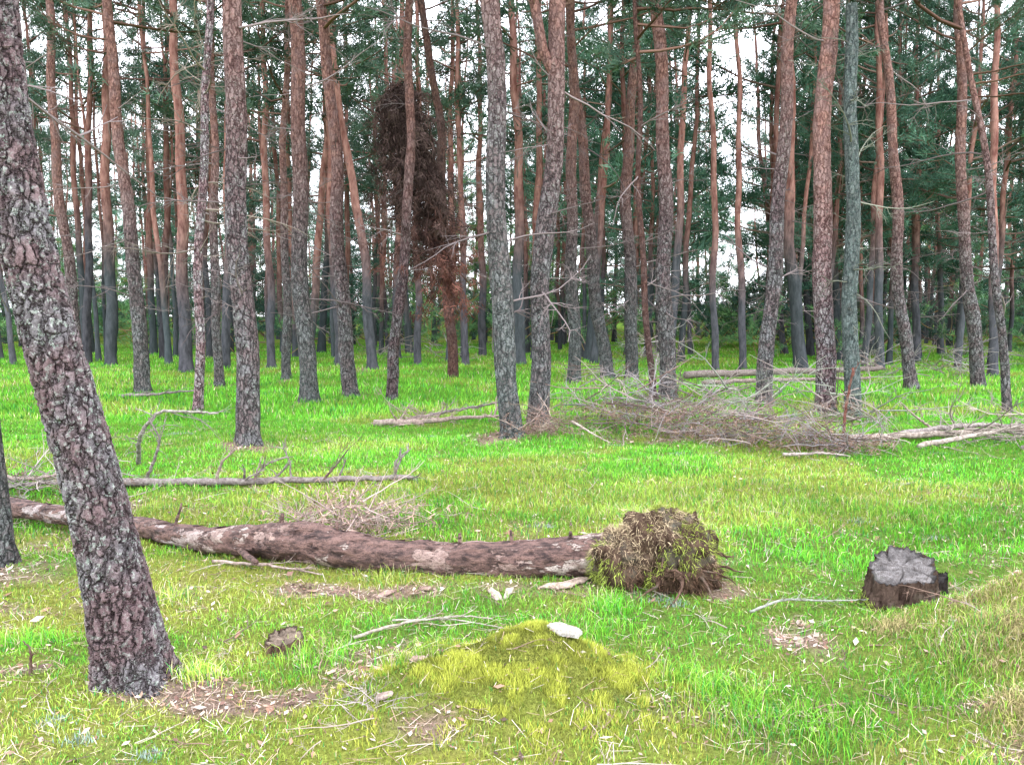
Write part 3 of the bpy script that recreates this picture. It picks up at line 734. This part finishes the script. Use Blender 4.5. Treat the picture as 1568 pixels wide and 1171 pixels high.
fallen([(-3.9,8.3,.03),(-3.75,8.0,.35),(-3.5,7.9,.62),(-3.2,7.9,.63),(-2.95,8.0,.6)],.026,9,(.34,.33,.29),2,sl=.45,up=-.3)
fallen([(-3.5,7.6,.02),(-3.3,7.5,.4),(-3.42,7.5,.62)],.018,5,gy,3)
fallen([(-2.75,7.3,.0),(-2.65,7.25,.25),(-2.5,7.2,.38)],.018,4,pk,4)
fallen([(-2.4,7.3,.0),(-2.28,7.25,.3)],.012,3,pk,41)
fallen([(-1.75,7.35,.05),(-1.6,7.3,.22),(-1.48,7.2,.36)],.013,3,(.2,.14,.13),42)
fallen([(-4.9,7.6,.05),(-4.3,7.0,.12),(-3.7,7.0,.25)],.025,8,pk,5)
fallen([(-4.6,7.2,.02),(-4.2,6.9,.12),(-3.6,6.9,.15)],.02,6,gy,6)
fallen([(-1.95,11.3,.05),(-1.2,11.2,.12),(-.2,11.7,.16)],.05,10,pk,7,up=.5)
fallen([(-1.5,12.,.05),(-.9,11.8,.2),(-.1,12.,.3)],.03,8,gy,8)
fallen([(-.78,3.85,.02),(-.55,3.95,.05),(-.25,4.03,.04),(-.1,4.0,.03)],.009,7,(.48,.45,.38),9,sl=.16,up=.2)
fallen([(-.62,4.05,.02),(-.3,4.02,.03),(.0,3.9,.02)],.006,4,(.48,.45,.39),10,sl=.12,up=.2)
fallen([(1.25,4.1,.02),(1.45,4.2,.08),(1.7,4.25,.05),(1.95,4.3,.04)],.008,10,(.36,.39,.34),11,sl=.18,up=.3)
fallen([(-2.06,3.32,.0),(-2.04,3.3,.12),(-2.07,3.3,.16)],.008,2,(.16,.1,.08),12,sl=.05)
fallen([(4.1,9.8,.05),(5.,9.9,.1),(6.6,10.2,.12)],.045,8,(.44,.38,.33),13,r1=.03)
fallen([(4.8,9.4,.04),(5.7,9.6,.14),(7.2,10.2,.3)],.035,9,(.46,.41,.36),14)
fallen([(4.9,10.0,.1),(5.9,10.1,.2),(7.2,10.,.16)],.04,9,(.36,.33,.31),15)
fallen([(5.6,10.6,.05),(5.3,10.5,.25),(5.1,10.5,.45)],.02,5,pk,16)
fallen([(5.9,9.2,.04),(6.7,9.5,.08),(7.8,10.,.1)],.03,8,(.34,.31,.29),17)
fallen([(4.,18.5,.15),(6.,18.9,.25),(9.0,19.5,.35)],.09,6,(.28,.24,.22),18,name='fallen_log',r1=.06)
fallen([(4.,16.8,.15),(6.,17.2,.2),(8.0,17.9,.2)],.05,6,(.34,.28,.25),181,name='fallen_log',r1=.03)
fallen([(3.95,9.5,.05),(3.96,9.5,.4),(4.02,9.45,.95)],.02,3,(.2,.09,.07),19,r1=.012)
fallen([(3.0,8.8,.03),(3.4,8.75,.05),(3.75,8.8,.03)],.02,3,(.46,.41,.38),20)
fallen([(.75,10.0,.22),(1.,9.9,.1),(1.2,9.7,.03)],.018,2,(.48,.42,.36),21)
fallen([(-7.6,15.5,.03),(-6.8,15.3,.08),(-6.1,15.5,.12)],.04,7,gy,22)
fallen([(2.2,2.95,.02),(2.35,3.2,.05)],.006,3,(.2,.12,.1),24,sl=.1)
fallen([(-1.9,5.0,.02),(-1.5,4.85,.04),(-1.15,4.75,.02)],.012,5,pk,26,sl=.2,up=.2)

def brush(name,areas,n,tints,seed,smin=.35,smax=.9,litter=0,lc=(.20,.135,.105)):
    rs=np.random.default_rng(seed);B=MB()
    for k in range(n):
        a,b,sx,sy,hz=areas[rs.integers(len(areas))]
        x=rs.normal(a,sx*.5);y=rs.normal(b,sy*.5);g=float(H(x,y))
        z=g+rs.uniform(.02,max(hz,.03))*math.exp(-((x-a)/sx)**2)
        place(B,DEAD[rs.integers(12)],np.array([x,y,z]),rs.uniform(0,6.28),rs.uniform(-.3,.6),rs.uniform(smin,smax),np.array(tints[rs.integers(len(tints))])*rs.uniform(.5,1.3),roll=rs.uniform(0,6.3))
        if litter:
            c=np.array([x,y,z])+rs.normal(0,.16,(litter,3))*[1.2,1.2,.5];c[:,2]=np.clip(c[:,2],g+.02,g+.3)
            needles(B,c,np.tile([0,0,-.2],(litter,1)),4,.06,.009,np.array(lc),rs,.8,1,.6)
    return B.obj(name,TM)
tg=[(.27,.25,.255),(.31,.29,.30),(.18,.13,.115),(.30,.25,.23),(.20,.165,.155)]
brush('brush_pile',[(1.15,11.2,.8,.4,.9),(1.7,10.7,.7,.4,.6),(2.3,11.1,.8,.5,.6)],125,tg,1,.3,.75,8)
brush('brush_pile',[(2.1,10.1,.7,.3,.35),(2.8,9.8,.7,.35,.4),(3.4,9.5,.7,.3,.35),(3.8,9.2,.4,.3,.2)],150,tg,2,.22,.62,10)
brush('brush_pile',[(3.1,11.5,.8,.4,.6),(4.3,12,.8,.4,1.),(4.8,11.4,.5,.3,.6)],75,[(.27,.23,.21),(.27,.29,.24)],3,.4,.9,4)
brush('brush_pile',[(5.6,9.8,.8,.3,.3),(6.8,9.9,.7,.3,.4)],50,[(.40,.34,.30),(.27,.23,.21)],4,.3,.8)
brush('brush_pile',[(.38,10.2,.35,.25,.3)],50,[(.40,.32,.27),(.28,.2,.18)],5,.2,.45,5)
brush('brush_pile',[(-1.2,5.6,.42,.2,.25)],75,[(.42,.34,.31),(.28,.2,.18)],6,.2,.42,5,(.34,.24,.20))
brush('brush_pile',[(-4.,7.1,.6,.3,.2)],40,[(.38,.33,.31),(.27,.26,.23)],7,.25,.6,3)
brush('brush_pile',[(-1.4,11.6,.7,.3,.2)],24,[(.34,.26,.24)],8,.3,.6)
brush('brush_pile',[(4.,22.,.9,.6,1.2),(11.5,21.,.6,.5,.8),(9,19.5,1.2,.4,.6),(-3.,27,1.5,.6,.6)],90,[(.30,.25,.23),(.34,.32,.31)],9,.5,1.1,5)
brush('brush_pile',[(-.55,3.02,.12,.07,.05)],18,[(.40,.34,.34)],10,.06,.12)
brush('brush_pile',[(-3.0,7.5,.3,.2,.05)],10,[(.45,.4,.33)],11,.1,.25)
print('all',time.time()-T0)

# ------------------------------------------------------------ light
w=bpy.data.worlds.new('World');sc.world=w;w.use_nodes=True;nt=w.node_tree;nt.nodes.clear()
sky=N(nt,'ShaderNodeTexSky',sky_type='NISHITA',sun_disc=False)
sky.sun_elevation=math.radians(52);sky.sun_rotation=math.radians(150)
tc=N(nt,'ShaderNodeTexCoord')
cl=noise(nt,tc.outputs['Generated'],2.5,3)
cloud=mix(nt,mr(nt,cl.outputs[0],.3,.7),(29,29.5,32.),(40,40.5,43.5))
bg=N(nt,'ShaderNodeBackground');bg.inputs[1].default_value=.15
L(nt,mix(nt,.85,sky.outputs[0],cloud),bg.inputs[0])
ow=N(nt,'ShaderNodeOutputWorld');L(nt,bg.outputs[0],ow.inputs[0])
sd=bpy.data.lights.new('sun','SUN');sd.energy=1.5;sd.angle=math.radians(12);sd.color=(1,.95,.88)
so=bpy.data.objects.new('sun',sd);sc.collection.objects.link(so)
# sky sun_rotation 150 deg: sun azimuth direction (sin, cos) -> behind-right of the viewer
el,az=math.radians(52),math.radians(150)
from mathutils import Vector
dv=Vector((math.sin(az)*math.cos(el),math.cos(az)*math.cos(el),math.sin(el)))
so.rotation_euler=dv.to_track_quat('Z','Y').to_euler()

cam=bpy.data.cameras.new('camera');co=bpy.data.objects.new('camera',cam);sc.collection.objects.link(co)
co.location=(0,0,1.6);co.rotation_euler=(math.radians(90-4.88),0,0)
cam.sensor_width=36;cam.lens=28.26;cam.clip_end=1500;cam.clip_start=.05
sc.camera=co
